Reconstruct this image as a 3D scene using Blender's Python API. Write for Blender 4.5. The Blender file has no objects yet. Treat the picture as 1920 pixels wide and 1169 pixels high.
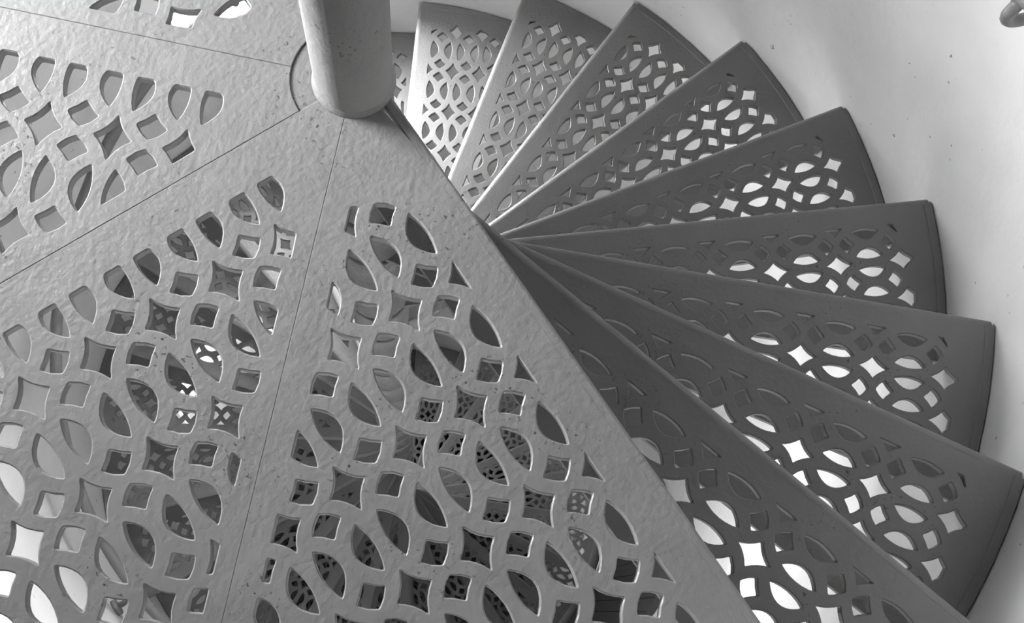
import bpy, math, random
from mathutils import Matrix, Vector
from mathutils.geometry import delaunay_2d_cdt

# ------------------------------------------------------------------ scene, camera, world, light
scene = bpy.context.scene
COL = scene.collection
S = 1.1                      # metres per stair radius
PI = math.pi
RISE = 0.177818              # tread rise, in stair radii
STEP = 0.273396              # tread angle
NOSE = 0.024477              # nosing line offset from the axis
POLE_R = 0.0436
TH = 0.012                   # casting thickness

cam_data = bpy.data.cameras.new('camera')
cam = bpy.data.objects.new('camera', cam_data)
COL.objects.link(cam)
cx = (0.51861154, -0.25709016, 1.19833866)
rx = Vector((0.56389301, 0.82205308, 0.07907843))
dn = Vector((0.80966821, -0.53144393, -0.24900753))
fw = Vector((-0.16267165, 0.20444089, -0.96526776))
cam.matrix_world = Matrix(((rx.x, -dn.x, -fw.x, cx[0] * S), (rx.y, -dn.y, -fw.y, cx[1] * S),
                           (rx.z, -dn.z, -fw.z, cx[2] * S), (0, 0, 0, 1)))
cam_data.sensor_fit = 'HORIZONTAL'
cam_data.sensor_width = 36
cam_data.lens = 2181.209 / 1920 * 36
cam_data.clip_start = 0.02
scene.camera = cam

world = bpy.data.worlds.new('overcast_sky')
scene.world = world
world.use_nodes = True
wn = world.node_tree
bg = wn.nodes['Background']
tcw = wn.nodes.new('ShaderNodeTexCoord')
sep = wn.nodes.new('ShaderNodeSeparateXYZ')
wr = wn.nodes.new('ShaderNodeValToRGB')
wr.color_ramp.elements[0].position = 0.49          # grey ground below the horizon
wr.color_ramp.elements[0].color = (0.22, 0.22, 0.22, 1)
wr.color_ramp.elements[1].position = 0.51          # bright even overcast above it
wr.color_ramp.elements[1].color = (1, 1, 1, 1)
mr = wn.nodes.new('ShaderNodeMapRange')
mr.inputs['From Min'].default_value = -1
mr.inputs['From Max'].default_value = 1
wn.links.new(tcw.outputs['Generated'], sep.inputs[0])
wn.links.new(sep.outputs['Z'], mr.inputs['Value'])
wn.links.new(mr.outputs['Result'], wr.inputs[0])
wn.links.new(wr.outputs[0], bg.inputs[0])
bg.inputs[1].default_value = 155.0

vs = scene.view_settings
vs.view_transform = 'Standard'
vs.look = 'None'
vs.gamma = 1
vs.use_curve_mapping = False
vs.exposure = 0.0

# windows: name, then the opening in the inner wall face (angle from, to, z from, to), then in the outer face;
# daylight enters through these openings
WINDOWS = [
    ('window_1', (204, 228, 0.18, 0.64), (204, 228, 0.18, 0.64)),
    ('window_2', (153, 179, -1.56, -0.80), (153, 179, -1.56, -0.80)),
    ('window_3', (186, 222, -4.90, -3.70), (199, 210, -4.45, -4.15)),
]
WALL_R, OUT_R, PANE_R = 1.0, 1.36, 1.32


def opening_at(inner, outer, r):
    t = (r - WALL_R) / (OUT_R - WALL_R)
    return [p + (q - p) * t for p, q in zip(inner, outer)]


for name, inner, outer in WINDOWS:                   # sky portals in the openings
    a0, a1, z0, z1 = outer
    am = math.radians((a0 + a1) / 2)
    ld = bpy.data.lights.new('sky_portal', 'AREA')
    ld.shape = 'RECTANGLE'
    ld.size = 2 * OUT_R * math.sin(math.radians(a1 - a0) / 2) * S
    ld.size_y = (z1 - z0) * S
    ld.energy = 1.0
    ld.cycles.is_portal = True
    lo = bpy.data.objects.new('sky_portal', ld)
    COL.objects.link(lo)
    r = (OUT_R + 0.002) * S
    lo.location = (r * math.cos(am), r * math.sin(am), (z0 + z1) / 2 * S)
    lo.rotation_euler = (PI / 2, 0, am + PI / 2)


# ------------------------------------------------------------------ materials
def new_mat(name):
    m = bpy.data.materials.new(name)
    m.use_nodes = True
    nt = m.node_tree
    return m, nt, nt.nodes['Principled BSDF']


def node(nt, kind, **kw):
    n = nt.nodes.new(kind)
    for k, v in kw.items():
        if k in n.inputs:
            n.inputs[k].default_value = v
        else:
            setattr(n, k, v)
    return n


def grey(v):
    return (v, v, v, 1)


def ramp(nt, fac, stops):
    r = nt.nodes.new('ShaderNodeValToRGB')
    els = r.color_ramp.elements
    while len(els) < len(stops):
        els.new(0.5)
    for e, (p, v) in zip(els, stops):
        e.position = p
        e.color = grey(v)
    nt.links.new(fac, r.inputs[0])
    return r


def mix(nt, fac, a, b):
    m = nt.nodes.new('ShaderNodeMix')
    m.data_type = 'RGBA'
    for sock, v in ((m.inputs[0], fac), (m.inputs[6], a), (m.inputs[7], b)):
        if hasattr(v, 'is_linked'):
            nt.links.new(v, sock)
        else:
            sock.default_value = v
    return m.outputs[2]


def iron(name, base, chip, chips=True, rough=0.42, bump=0.36):
    """thick glossy grey paint on cast iron, lumpy, with dark chips"""
    m, nt, b = new_mat(name)
    tc = node(nt, 'ShaderNodeTexCoord')
    co = tc.outputs['Object']

    def noise(scale, detail=2.0, rgh=0.5):
        n = node(nt, 'ShaderNodeTexNoise', Scale=scale, Detail=detail, Roughness=rgh)
        nt.links.new(co, n.inputs['Vector'])
        return n.outputs['Fac']
    tone = ramp(nt, noise(9, 3), [(0.3, base * 0.93), (0.7, base * 1.07)])
    col = tone.outputs[0]
    if chips:
        fine = ramp(nt, noise(150, 3, 0.6), [(0.62, 0), (0.65, 1)])
        area = ramp(nt, noise(7.0, 2), [(0.53, 0), (0.64, 1)])
        mul = node(nt, 'ShaderNodeMath', operation='MULTIPLY')
        nt.links.new(fine.outputs[0], mul.inputs[0])
        nt.links.new(area.outputs[0], mul.inputs[1])
        col = mix(nt, mul.outputs[0], col, grey(chip))
    nt.links.new(col, b.inputs['Base Color'])
    b.inputs['Roughness'].default_value = rough
    lump = node(nt, 'ShaderNodeMath', operation='ADD')
    nt.links.new(noise(130, 3, 0.5), lump.inputs[0])
    wide = node(nt, 'ShaderNodeMath', operation='MULTIPLY')
    nt.links.new(noise(28, 2), wide.inputs[0])
    wide.inputs[1].default_value = 1.0
    nt.links.new(wide.outputs[0], lump.inputs[1])
    bp = node(nt, 'ShaderNodeBump', Strength=bump, Distance=0.003)
    nt.links.new(lump.outputs[0], bp.inputs['Height'])
    nt.links.new(bp.outputs[0], b.inputs['Normal'])
    return m


def plaster(name, base, rough=0.85):
    m, nt, b = new_mat(name)
    tc = node(nt, 'ShaderNodeTexCoord')
    co = tc.outputs['Object']

    def noise(scale, detail=2.0, rgh=0.5):
        n = node(nt, 'ShaderNodeTexNoise', Scale=scale, Detail=detail, Roughness=rgh)
        nt.links.new(co, n.inputs['Vector'])
        return n.outputs['Fac']
    col = ramp(nt, noise(3.0, 5, 0.6), [(0.3, base * 0.90), (0.65, base * 1.04)]).outputs[0]
    specks = ramp(nt, noise(55, 2, 0.5), [(0.745, 0), (0.765, 1)]).outputs[0]
    col = mix(nt, specks, col, grey(base * 0.35))
    nt.links.new(col, b.inputs['Base Color'])
    b.inputs['Roughness'].default_value = rough
    add = node(nt, 'ShaderNodeMath', operation='ADD')
    nt.links.new(noise(60, 4, 0.6), add.inputs[0])
    w = node(nt, 'ShaderNodeMath', operation='MULTIPLY')
    nt.links.new(noise(7, 3), w.inputs[0])
    w.inputs[1].default_value = 5.0
    nt.links.new(w.outputs[0], add.inputs[1])
    bp = node(nt, 'ShaderNodeBump', Strength=0.35, Distance=0.003)
    nt.links.new(add.outputs[0], bp.inputs['Height'])
    nt.links.new(bp.outputs[0], b.inputs['Normal'])
    return m


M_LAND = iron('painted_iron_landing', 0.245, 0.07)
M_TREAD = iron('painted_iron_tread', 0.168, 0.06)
M_POLE = iron('painted_iron_pole', 0.22, 0.10, rough=0.4, bump=0.45)
M_RAIL = iron('painted_iron_rail', 0.17, 0.05, rough=0.45)
M_WALL = plaster('white_plaster', 0.65)
M_ROOF = plaster('dark_unseen_ceiling', 0.06)  # unseen ceiling, toned dark to hold down ambient light on the treads
M_FLOOR = plaster('stone_floor', 0.10)
M_DOOR = iron('assumed_door_dark', 0.045, 0.02, chips=False, rough=0.5)  # dark tone for the assumed door added on the lower wall
M_FRAME = iron('window_paint', 0.60, 0.3, chips=False)

M_GLASS, nt, b = new_mat('window_glass')
nt.nodes.remove(b)
tr = node(nt, 'ShaderNodeBsdfTransparent')
gl = node(nt, 'ShaderNodeBsdfGlossy', Roughness=0.02)
mx = node(nt, 'ShaderNodeMixShader', Fac=0.06)
nt.links.new(tr.outputs[0], mx.inputs[1])
nt.links.new(gl.outputs[0], mx.inputs[2])
nt.links.new(mx.outputs[0], nt.nodes['Material Output'].inputs[0])


# ------------------------------------------------------------------ helpers
def mesh_obj(name, verts, faces, mat, parent=None, smooth=False, scale=S):
    me = bpy.data.meshes.new(name)
    me.from_pydata([(v[0] * scale, v[1] * scale, v[2] * scale) for v in verts], [], faces)
    me.validate()
    me.update()
    me.materials.append(mat)
    if smooth:
        me.polygons.foreach_set('use_smooth', [True] * len(me.polygons))
    o = bpy.data.objects.new(name, me)
    COL.objects.link(o)
    if parent:
        o.parent = parent
    return o


def empty(name, loc=(0, 0, 0), rz=0.0):
    o = bpy.data.objects.new(name, None)
    COL.objects.link(o)
    o.empty_display_size = 0.05
    o.location = [c * S for c in loc]
    o.rotation_euler = (0, 0, rz)
    return o


def tag(o, label, cat, group=None):
    o['label'] = label
    o['category'] = cat
    if group:
        o['group'] = group
    return o


def structure(o, label=None):
    o['kind'] = 'structure'
    if label:
        o['label'] = label
    return o


def area(p):
    return 0.5 * sum(p[i - 1][0] * p[i][1] - p[i][0] * p[i - 1][1] for i in range(len(p)))


def clip(poly, nx, ny, c):
    """keep nx*x + ny*y >= c"""
    out = []
    for i in range(len(poly)):
        p, q = poly[i - 1], poly[i]
        dp, dq = nx * p[0] + ny * p[1] - c, nx * q[0] + ny * q[1] - c
        if (dp >= 0) != (dq >= 0):
            t = dp / (dp - dq)
            out.append((p[0] + t * (q[0] - p[0]), p[1] + t * (q[1] - p[1])))
        if dq >= 0:
            out.append(q)
    return out


def clean(poly, eps):
    out = []
    for p in poly:
        if not out or math.dist(p, out[-1]) > eps:
            out.append(p)
    while len(out) > 2 and math.dist(out[0], out[-1]) <= eps:
        out.pop()
    return out


def round_corners(poly, rad, cos_lim=0.80):
    out = []
    n = len(poly)
    for i in range(n):
        p, q, r = poly[i - 1], poly[i], poly[(i + 1) % n]
        a, b = math.dist(p, q), math.dist(q, r)
        c = ((q[0] - p[0]) * (r[0] - q[0]) + (q[1] - p[1]) * (r[1] - q[1])) / (a * b)
        if c > cos_lim:
            out.append(q)
            continue
        d1, d2 = min(rad, a * 0.45), min(rad, b * 0.45)
        s = (q[0] + (p[0] - q[0]) * d1 / a, q[1] + (p[1] - q[1]) * d1 / a)
        e = (q[0] + (r[0] - q[0]) * d2 / b, q[1] + (r[1] - q[1]) * d2 / b)
        m = ((s[0] + e[0]) * 0.25 + q[0] * 0.5, (s[1] + e[1]) * 0.25 + q[1] * 0.5)
        out += [s, m, e]
    return out


def offset(poly, d):
    """miter offset, outward for a counter-clockwise polygon"""
    n = len(poly)
    out = []
    for i in range(n):
        p, q, r = poly[i - 1], poly[i], poly[(i + 1) % n]
        a, b = math.dist(p, q), math.dist(q, r)
        n1 = ((q[1] - p[1]) / a, -(q[0] - p[0]) / a)
        n2 = ((r[1] - q[1]) / b, -(r[0] - q[0]) / b)
        bx, by = n1[0] + n2[0], n1[1] + n2[1]
        l2 = bx * bx + by * by
        if l2 < 0.3:
            bx, by, l2 = n1[0], n1[1], 1.0
            k = d
        else:
            k = 2 * d / l2
        out.append((q[0] + bx * k, q[1] + by * k))
    return out


def arc_pts(p, q, bulge, n):
    """n points from p towards q (p included, q not), bulging left by bulge"""
    dx, dy = q[0] - p[0], q[1] - p[1]
    L = math.hypot(dx, dy)
    out = []
    for i in range(n):
        t = i / n
        h = 4 * bulge * t * (1 - t)
        out.append((p[0] + dx * t - dy / L * h, p[1] + dy * t + dx / L * h))
    return out


# hole shapes in cell units, (along nosing, behind nosing), star at the origin
V = [(-0.345, 0), (0, -0.268), (0.345, 0), (0, 0.268)]
STAR = sum((arc_pts(V[i], V[(i + 1) % 4], 0.035, 4) for i in range(4)), [])
V = [(-0.2, 0), (0, -0.22), (0.2, 0), (0, 0.22)]
SQ_UP = arc_pts(V[0], V[1], -0.018, 2) + arc_pts(V[1], V[2], 0.012, 2) + arc_pts(V[2], V[3], 0.012, 2) + arc_pts(V[3], V[0], -0.018, 2)
LENS = arc_pts((-0.36, 0.175), (0.36, 0.175), -0.075, 6) + arc_pts((0.36, 0.175), (-0.36, 0.175), -0.212, 9)


def lattice(W, H, s0, t0, i0, i1, j0, j1):
    """every hole of the casting pattern as (centre, polygon) in (s, t)"""
    holes = []

    def put(shape, a, b, fs=1, ft=1):
        poly = [(s0 + (a + fs * p[0]) * W, t0 + (b + ft * p[1]) * W) for p in shape]
        if area(poly) < 0:
            poly.reverse()
        holes.append(poly)
    h = H / W
    for i in range(i0, i1):
        for j in range(j0, j1):
            put(STAR, i * h, j)
            put(SQ_UP, i * h + 0.278, j + 0.5, 1)
            put(SQ_UP, i * h - 0.278, j + 0.5, -1)
            put(LENS, (i + 0.5) * h, j, 1, 1)
            put(LENS, (i + 0.5) * h, j, 1, -1)
    return holes


def perforated(name, outline, holes, mat, parent, th=TH, e_hole=0.0014, e_edge=0.0007):
    """cast plate: outline and holes extruded, every edge softened by a small chamfer"""
    rings_low = [outline] + holes
    rings_top = [offset(outline, -e_edge)] + [offset(hp, e_hole) for hp in holes]
    flat, faces, start = [], [], []
    for r in rings_top:
        start.append(len(flat))
        faces.append(list(range(len(flat), len(flat) + len(r))))
        flat += [Vector(p) for p in r]
    vv, ee, ff, ov, oe, of = delaunay_2d_cdt(flat, [], faces, 1, 1e-7, True)
    idx = [o[0] if o else None for o in ov]
    tris = []
    for f, src in zip(ff, of):
        if src == [0] or tuple(src) == (0,):
            t = [idx[k] for k in f]
            if None not in t:
                tris.append(t)
    n = len(flat)
    low = [p for r in rings_low for p in r]
    depth = [e_edge] * len(outline) + [e_hole] * (n - len(outline))
    verts = [(p.x, p.y, 0) for p in flat] + [(p[0], p[1], -d) for p, d in zip(low, depth)] + [(p[0], p[1], -th) for p in low]
    out = [tuple(t) for t in tris] + [tuple(2 * n + k for k in reversed(t)) for t in tris]
    for ri, r in enumerate(rings_top):
        m = len(r)
        for k in range(m):
            a, b = start[ri] + k, start[ri] + (k + 1) % m
            q1 = (a, a + n, b + n, b)
            q2 = (a + n, a + 2 * n, b + 2 * n, b + n)
            out += [q1, q2]
    return mesh_obj(name, verts, out, mat, parent)


def sweep(name, profile, p0, p1, mat, parent):
    """straight bar: profile [(behind, up)] swept from p0 to p1 (local x axis)"""
    n = len(profile)
    verts = [(p0, a, z) for a, z in profile] + [(p1, a, z) for a, z in profile]
    faces = [(k, (k + 1) % n, n + (k + 1) % n, n + k) for k in range(n)]
    faces += [tuple(range(n - 1, -1, -1)), tuple(range(n, 2 * n))]
    return mesh_obj(name, verts, faces, mat, parent, smooth=False)


def lathe(name, prof, mat, parent, seg=48, z0=0.0, smooth=True):
    verts, faces = [], []
    for r, z in prof:
        for k in range(seg):
            a = 2 * PI * k / seg
            verts.append((r * math.cos(a), r * math.sin(a), z + z0))
    m = len(prof)
    for i in range(m - 1):
        for k in range(seg):
            k2 = (k + 1) % seg
            faces.append((i * seg + k, i * seg + k2, (i + 1) * seg + k2, (i + 1) * seg + k))
    faces.append(tuple(range(seg - 1, -1, -1)))
    faces.append(tuple((m - 1) * seg + k for k in range(seg)))
    return mesh_obj(name, verts, faces, mat, parent, smooth=smooth)


def tube(name, path, rad, mat, parent, seg=14, smooth=True):
    verts, faces = [], []
    n = len(path)
    pts = [Vector(p) for p in path]
    for i, p in enumerate(pts):
        t = (pts[min(i + 1, n - 1)] - pts[max(i - 1, 0)]).normalized()
        up = Vector((0, 0, 1)) if abs(t.z) < 0.95 else Vector((1, 0, 0))
        a = t.cross(up).normalized()
        b = a.cross(t)
        for k in range(seg):
            w = 2 * PI * k / seg
            verts.append(p + a * (rad * math.cos(w)) + b * (rad * math.sin(w)))
    for i in range(n - 1):
        for k in range(seg):
            k2 = (k + 1) % seg
            faces.append((i * seg + k, i * seg + k2, (i + 1) * seg + k2, (i + 1) * seg + k))
    faces.append(tuple(range(seg - 1, -1, -1)))
    faces.append(tuple((n - 1) * seg + k for k in range(seg)))
    return mesh_obj(name, verts, faces, mat, parent, smooth=smooth)


def box(name, x0, x1, y0, y1, z0, z1, mat, parent):
    v = [(x, y, z) for z in (z0, z1) for y in (y0, y1) for x in (x0, x1)]
    f = [(0, 2, 3, 1), (4, 5, 7, 6), (0, 1, 5, 4), (2, 6, 7, 3), (0, 4, 6, 2), (1, 3, 7, 5)]
    return mesh_obj(name, v, f, mat, parent)


def keep(holes, planes, rmin, rmax, min_area, corner=0.0022):
    """clip holes to half planes and drop those too near the hub or past the rim"""
    out = []
    for hp in holes:
        cxm = sum(p[0] for p in hp) / len(hp)
        cym = sum(p[1] for p in hp) / len(hp)
        if math.hypot(cxm, cym) < rmin:
            continue
        n0 = abs(area(hp))
        for pl in planes:
            hp = clip(hp, *pl)
            if len(hp) < 3:
                break
        if len(hp) < 3:
            continue
        if max(math.hypot(*p) for p in hp) > rmax:
            am = math.atan2(cym, cxm)
            hp = clip(hp, -math.cos(am), -math.sin(am), -rmax)
            if len(hp) < 3:
                continue
        hp = clean(hp, 0.0012)
        if len(hp) < 3 or abs(area(hp)) < min_area:
            continue
        if area(hp) < 0:
            hp.reverse()
        out.append(round_corners(hp, corner))
    return out


# ------------------------------------------------------------------ the tower: round wall, floor, ceiling, windows
TOP, BOTTOM = 2.1, -46 * RISE


def build_wall():
    verts, faces = [], []
    for face, rad, flip in ((1, WALL_R, 1), (2, OUT_R, 0)):
        rects = [w[face] for w in WINDOWS]
        abr = sorted(set(range(0, 360, 3)) | {a for q in rects for a in q[:2]})
        zbr = sorted({TOP, BOTTOM} | {z for q in rects for z in q[2:]} | {round(BOTTOM + 0.5 * k, 4) for k in range(1, 20)})
        cache = {}

        def vert(a, z):
            key = (a % 360, z)
            if key not in cache:
                cache[key] = len(verts)
                w = math.radians(a)
                verts.append((rad * math.cos(w), rad * math.sin(w), z))
            return cache[key]
        for i, a in enumerate(abr):
            b = abr[i + 1] if i + 1 < len(abr) else 360
            for z0, z1 in zip(zbr, zbr[1:]):
                am, zm = (a + b) / 2, (z0 + z1) / 2
                if any(q[0] < am < q[1] and q[2] < zm < q[3] for q in rects):
                    continue
                f = (vert(a, z0), vert(b, z0), vert(b, z1), vert(a, z1))
                faces.append(f[::-1] if flip else f)
    w = mesh_obj('wall_round', verts, faces, M_WALL, smooth=True)
    # deep reveals of the window openings
    for _, inner, outer in WINDOWS:
        rv, rf = [], []

        def q(*pts):
            k = len(rv)
            for r, a, z in pts:
                t = math.radians(a)
                rv.append((r * math.cos(t), r * math.sin(t), z))
            rf.append((k, k + 1, k + 2, k + 3))
        n = 12
        for k in range(n):
            ia, ib = (inner[0] + (inner[1] - inner[0]) * (k + d) / n for d in (0, 1))
            oa, ob = (outer[0] + (outer[1] - outer[0]) * (k + d) / n for d in (0, 1))
            q((WALL_R, ia, inner[2]), (OUT_R, oa, outer[2]), (OUT_R, ob, outer[2]), (WALL_R, ib, inner[2]))
            q((WALL_R, ia, inner[3]), (WALL_R, ib, inner[3]), (OUT_R, ob, outer[3]), (OUT_R, oa, outer[3]))
        for e in (0, 1):
            q((WALL_R, inner[e], inner[2]), (WALL_R, inner[e], inner[3]), (OUT_R, outer[e], outer[3]), (OUT_R, outer[e], outer[2]))
        mesh_obj('reveal', rv, rf, M_WALL, w)
    return structure(w, 'white plastered round stair tower wall')


wall = build_wall()


def disc(name, r, z, th, mat, seg=96):
    return lathe(name, [(r, z), (r, z + th)], mat, None, seg=seg, smooth=False)


structure(disc('floor', 1.3, BOTTOM - 0.06, 0.06, M_FLOOR), 'dark stone floor at the foot of the spiral stair')
structure(disc('ceiling', 1.3, TOP, 0.06, M_ROOF), 'unseen ceiling of the tower, kept dark against bounced light')

WINDOW_LABELS = {'window_1': 'white framed tower window just above the landing', 'window_2': 'white framed tower window beside the tenth tread',
                 'window_3': 'small tower window at the end of a splayed white embrasure deep below'}
for name, inner, outer in WINDOWS:
    a0, a1, z0, z1 = opening_at(inner, outer, PANE_R)
    am = math.radians((a0 + a1) / 2)
    half = PANE_R * math.sin(math.radians(a1 - a0) / 2) - 0.004
    hz = (z1 - z0)
    rr0 = PANE_R * math.cos(math.radians(a1 - a0) / 2)
    w = structure(empty(name, (rr0 * math.cos(am), rr0 * math.sin(am), z0), am + PI / 2),
                  WINDOW_LABELS[name])
    fwid, fd = 0.022, 0.014
    box('frame_stile', -half, -half + fwid, -fd, fd, 0.0, hz, M_FRAME, w)
    box('frame_stile', half - fwid, half, -fd, fd, 0.0, hz, M_FRAME, w)
    box('frame_rail', -half + fwid, half - fwid, -fd, fd, 0.0, fwid, M_FRAME, w)
    box('frame_rail', -half + fwid, half - fwid, -fd, fd, hz - fwid, hz, M_FRAME, w)
    box('glazing_bar', -0.008, 0.008, -fd * 0.7, fd * 0.7, fwid, hz - fwid, M_FRAME, w)
    for sx in (-1, 1):
        x0, x1 = sorted((sx * 0.008, sx * (half - fwid)))
        box('pane', x0, x1, -0.002, 0.002, fwid, hz - fwid, M_GLASS, w)



def curved_slab(name, a0, a1, z0, z1, r_in, r_out, mat, parent, org, n=4):
    """upright slab following the round wall"""
    v, f = [], []
    for k in range(n + 1):
        a = math.radians(a0 + (a1 - a0) * k / n)
        for r, z in ((r_in, z0), (r_out, z0), (r_out, z1), (r_in, z1)):
            v.append((r * math.cos(a) - org[0], r * math.sin(a) - org[1], z - org[2]))
    for k in range(n):
        for q in range(4):
            f.append((4 * k + q, 4 * k + 4 + q, 4 * k + 4 + (q + 1) % 4, 4 * k + (q + 1) % 4))
    f += [(0, 1, 2, 3), (4 * n + 3, 4 * n + 2, 4 * n + 1, 4 * n)]
    return mesh_obj(name, v, f, mat, parent)


# assumed dark door, added to darken holes of the nosed landing plate
DZ0, DZ1 = -4.24, -2.50
dorg = (math.cos(math.radians(26)), math.sin(math.radians(26)), DZ0)
door = structure(empty('assumed_door_1', dorg), 'assumed dark boarded door, added in the round wall far below the landing')
for k in range(6):
    curved_slab('board', 17 + 3 * k + 0.08, 20 + 3 * k - 0.08, DZ0, DZ1, 0.986, 0.999, M_DOOR, door, dorg, 2)
curved_slab('frame_jamb', 15.6, 16.9, DZ0, DZ1 + 0.025, 0.978, 0.999, M_DOOR, door, dorg, 1)
curved_slab('frame_jamb', 35.1, 36.4, DZ0, DZ1 + 0.025, 0.978, 0.999, M_DOOR, door, dorg, 1)
curved_slab('frame_head', 16.9, 35.1, DZ1 + 0.003, DZ1 + 0.025, 0.978, 0.999, M_DOOR, door, dorg, 8)

# ------------------------------------------------------------------ newel post
newel = tag(empty('newel_post', (0, 0, BOTTOM)), 'thick round grey painted iron newel post rising through the landing', 'post')
D0 = -BOTTOM
lathe('shaft', [(POLE_R, 0), (POLE_R, D0 + TOP)], M_POLE, newel)
lathe('base_fillet', [(POLE_R + 0.0034, D0), (POLE_R + 0.0031, D0 + 0.0013), (POLE_R + 0.0020, D0 + 0.0030), (POLE_R + 0.0008, D0 + 0.005),
                      (POLE_R + 0.0001, D0 + 0.008)], M_POLE, newel)
ring_v, ring_f = [], []
NSEG = 36
for k in range(NSEG + 1):
    a = math.radians(-89.5 - 90.5 * k / NSEG)
    c, s = math.cos(a), math.sin(a)
    ring_v += [(POLE_R * c, POLE_R * s, D0 - 0.0015), (0.069 * c, 0.069 * s, D0 - 0.0015),
               (0.069 * c, 0.069 * s, D0 - TH), (POLE_R * c, POLE_R * s, D0 - TH)]
for k in range(NSEG):
    for q in range(4):
        ring_f.append((4 * k + q, 4 * k + (q + 1) % 4, 4 * k + 4 + (q + 1) % 4, 4 * k + 4 + q))
mesh_obj('hub_flange', ring_v, ring_f, M_LAND, newel)


# ------------------------------------------------------------------ landing plates
def polar(r, deg):
    a = math.radians(deg)
    return (r * math.cos(a), r * math.sin(a))


def sector(r0, r1, d0, d1, n):
    inner = [polar(r0, d0 + (d1 - d0) * k / 6) for k in range(7)]
    outer = [polar(r1, d0 + (d1 - d0) * k / n) for k in range(n + 1)]
    p = outer + inner[::-1]
    if area(p) < 0:
        p.reverse()
    return p


GAP = 0.0001


def shrink_edges(poly, d0, d1):
    """leave a hairline joint along both radial edges"""
    for dg, sg in ((d0, -1), (d1, 1)):
        a = math.radians(dg)
        nx, ny = -math.sin(a) * sg, math.cos(a) * sg
        poly = clip(poly, nx, ny, GAP)
    return clean(poly, 1e-5)


def nose_profile(w=0.011, th=0.017, rnd=0.011):
    """front bar of a step: flat top, rounded over at the front by rnd"""
    pr = [(0.0, 0.0)]
    if rnd < w:
        pr.append((w - rnd, 0.0))
    for k in range(1, 7):
        a = PI / 2 * k / 6
        pr.append((w - rnd + math.sin(a) * rnd, -(rnd * 0.8) * (1 - math.cos(a))))
    pr.append((w, -th + 0.003))
    pr.append((w - 0.003, -th))
    pr.append((0.0, -th))
    return pr


NOSE_W = 0.011

# plate with the nosing (first of the landing)
pA = tag(empty('landing_plate'), 'landing plate with rounded nosing edge, just above the first tread', 'plate', 'iron landing plates around the newel')
nl = NOSE - NOSE_W
outA = sector(0.0405, 0.997, 8, -45, 40)
outA = clip(outA, 0, -1, -nl)
a45 = math.radians(-45)
outA = clean(clip(outA, -math.sin(a45), math.cos(a45), GAP), 1e-5)
hA = lattice(0.0757, 0.1240, 0.2535, 0.1217, -1, 7, -1, 9)
hA = [[(p[0], NOSE - p[1]) for p in hp] for hp in hA]
hA = keep(hA, [(0, -1, 0.050 - NOSE), (-math.sin(a45), math.cos(a45), 0.0290), (-1, 0, -0.93)], 0.152, 0.93, 2.5e-5)
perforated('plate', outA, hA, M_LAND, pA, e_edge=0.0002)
nb = sweep('nosing', [(nl + a, z) for a, z in nose_profile(rnd=0.004)], 0.0385, math.sqrt(0.997 ** 2 - NOSE ** 2), M_LAND, pA)

hB0 = lattice(0.0752, 0.1240, 0.1234, 0.1620, -1, 8, -1, 12)
hB0 = [[(p[0], -p[1]) for p in hp] for hp in hB0]
hB0 = keep(hB0, [(1, 0, 0.0490), (math.sin(a45), -math.cos(a45), 0.0205)], 0.146, 0.93, 1.3e-4)
for k, (rz, r_in, lab) in enumerate([
        (0, 0.0405, 'landing plate between the nosed plate and the flange-notched plate, window light glowing through'),
        (-45, 0.0705, 'landing plate notched around the newel flange, wall and handrail showing through its holes'),
        (-90, 0.0705, 'landing plate farthest around the newel from the nosing, mostly out of frame')]):
    pl = tag(empty('landing_plate', (0, 0, 0), math.radians(rz)), lab, 'plate', 'iron landing plates around the newel')
    out = shrink_edges(sector(r_in, 0.997, -45, -90, 36), -45, -90)
    perforated('plate', out, hB0, M_LAND, pl)

# ------------------------------------------------------------------ treads
ORD = ['first', 'second', 'third', 'fourth', 'fifth', 'sixth', 'seventh', 'eighth', 'ninth', 'tenth', 'eleventh', 'twelfth', 'thirteenth',
       'fourteenth', 'fifteenth', 'sixteenth', 'seventeenth', 'eighteenth', 'nineteenth']
TENS = {20: 'twentieth', 30: 'thirtieth', 40: 'fortieth'}
TENP = {20: 'twenty', 30: 'thirty', 40: 'forty'}


def ordinal(k):
    if k < 20:
        return ORD[k - 1]
    t = k // 10 * 10
    return TENS[t] if k == t else TENP[t] + '-' + ORD[k - t - 1]


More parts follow.
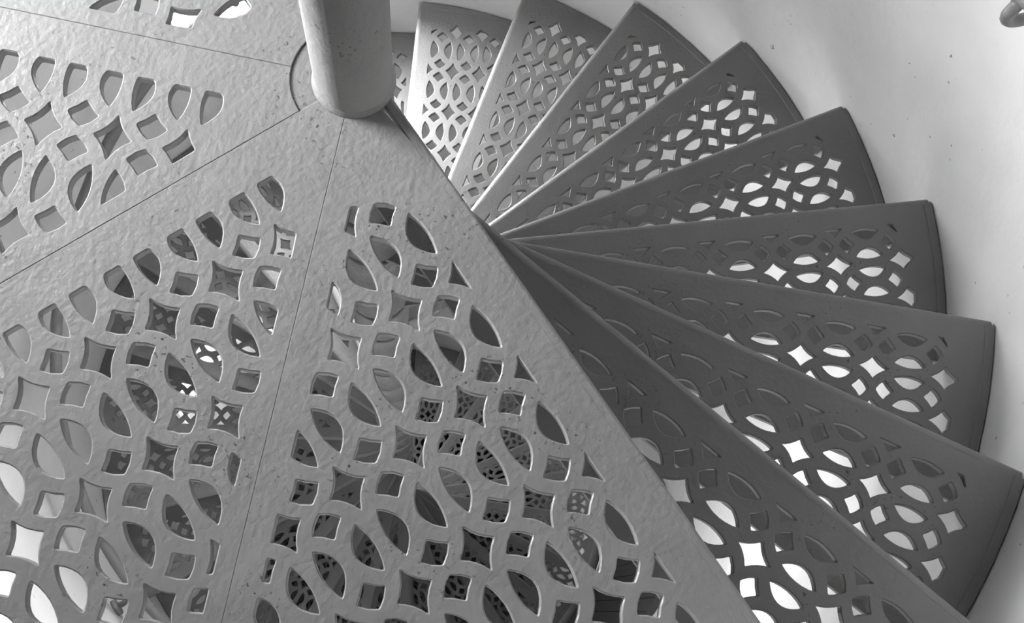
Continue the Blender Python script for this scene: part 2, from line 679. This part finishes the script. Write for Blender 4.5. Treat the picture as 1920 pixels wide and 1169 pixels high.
def tread_parts(parent):
    """tread in its own frame: x along the nosing, y ahead of the tread, top at z 0"""
    y_f = NOSE - NOSE_W
    out = [(0.028, y_f)]
    rr = 0.994
    ang0 = math.asin(y_f / rr)
    # back edge: y = NOSE - 0.0585 - 0.252 x
    c0 = NOSE - 0.0585
    m = 0.252
    A_, B_, C_ = 1 + m * m, -2 * m * c0, c0 * c0 - rr * rr
    xb = (-B_ + math.sqrt(B_ * B_ - 4 * A_ * C_)) / (2 * A_)
    yb = c0 - m * xb
    ang1 = math.atan2(yb, xb)
    for k in range(13):
        a = ang0 + (ang1 - ang0) * k / 12
        out.append((rr * math.cos(a), rr * math.sin(a)))
    out.append((0.028, c0 - m * 0.028))
    if area(out) < 0:
        out.reverse()
    holes = lattice(0.0695, 0.1155, 0.923, 0.038, -6, 1, -1, 5)
    holes = [[(p[0], NOSE - p[1]) for p in hp] for hp in holes]
    holes = [hp for hp in holes if sum(p[0] for p in hp) / len(hp) < 0.93]
    l = math.hypot(1, m)
    # nosing margin, back margin, corner cut: s <= 0.916 + 0.5 (t - 0.04)
    planes = [(0, -1, 0.042 - NOSE), (m / l, 1 / l, c0 / l + 0.055), (-1, -0.5, -(0.916 + 0.5 * (NOSE - 0.040)))]
    holes = keep(holes, planes, 0.21, 0.946, 2.0e-5, 0.002)
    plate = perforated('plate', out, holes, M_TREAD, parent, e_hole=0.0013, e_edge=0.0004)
    nose = sweep('nosing', [(y_f + a, z) for a, z in nose_profile()], 0.028, math.sqrt(rr * rr - NOSE * NOSE), M_TREAD, parent)
    fl_v, fl_f = [], []
    for k in range(13):
        a = ang0 + (ang1 - ang0) * k / 12
        c, s = math.cos(a), math.sin(a)
        for r, z in ((0.982, 0.0), (0.983, 0.002), (0.997, 0.002), (0.997, -0.02)):
            fl_v.append((r * c, r * s, z))
    for k in range(12):
        for q in range(3):
            fl_f.append((4 * k + q, 4 * k + q + 1, 4 * k + 5 + q, 4 * k + 4 + q))
    flange = mesh_obj('wall_flange', fl_v, fl_f, M_TREAD, parent)
    hub = lathe('hub_collar', [(0.050, -RISE + 0.004), (0.055, -RISE + 0.010), (0.055, -0.016), (0.052, -0.0125)], M_TREAD, parent, seg=32)
    return [plate, nose, flange, hub]


proto = None
for k in range(1, 46):
    if k == 1:
        t = empty('stair_tread', (0, 0, -RISE), STEP)
        parts = tread_parts(t)
    else:
        t = empty('stair_tread', (0, 0, -RISE * k), STEP * k)
        for p in parts:
            c = p.copy()
            COL.objects.link(c)
            c.parent = t
    if k <= 3:
        look = 'dark grey openwork iron tread, %s step down from the landing nosing' % ordinal(k)
    elif k <= 6:
        look = 'dark shaded openwork iron tread, %s step down from the landing nosing' % ordinal(k)
    elif k <= 10:
        look = 'brightly lit openwork iron tread, %s step down from the landing nosing' % ordinal(k)
        if k == 10:
            look = 'openwork iron tread beside the newel post, tenth step down from the landing'
    elif k <= 22:
        look = 'openwork iron tread glimpsed under the landing plates, %s step down from the landing' % ordinal(k)
    else:
        look = 'openwork iron tread deep in the stairwell, %s step down from the landing' % ordinal(k)
    tag(t, look, 'tread', 'spiral stair treads')

# ------------------------------------------------------------------ wall handrail
RAIL_R, RAIL_UP, RAIL_T = 0.908, 0.648, 0.0155


def rail_pt(deg, r=RAIL_R, dz=0.0):
    a = math.radians(deg)
    return (r * math.cos(a), r * math.sin(a), -a / STEP * RISE + RAIL_UP + dz)


rail = tag(empty('handrail', polar(RAIL_R, 30) + (rail_pt(30)[2],)), 'grey tubular handrail on wall brackets climbing beside the spiral treads', 'handrail')
inv = Vector(polar(RAIL_R, 30) + (rail_pt(30)[2],))


def rel(pts):
    return [tuple(Vector(p) - inv) for p in pts]


tube('rail', rel([rail_pt(d) for d in range(30, 420, 3)]), RAIL_T, M_RAIL, rail)
for d in list(range(70, 420, 50)):
    base = rail_pt(d)
    a = math.radians(d)

    def bp(r, dz):
        return (r * math.cos(a), r * math.sin(a), base[2] + dz)
    path = [bp(RAIL_R, -0.006), bp(RAIL_R, -0.045)]
    for q in range(1, 7):
        w = PI / 2 * q / 6
        path.append(bp(RAIL_R + 0.035 * (1 - math.cos(w)), -0.045 - 0.035 * math.sin(w)))
    path.append(bp(0.999, -0.080))
    br = tube('bracket', rel(path), 0.0095, M_RAIL, rail, seg=10)
    tube('wall_rose', rel([bp(0.986, -0.080), bp(0.9995, -0.080)]), 0.026, M_RAIL, br, seg=20)
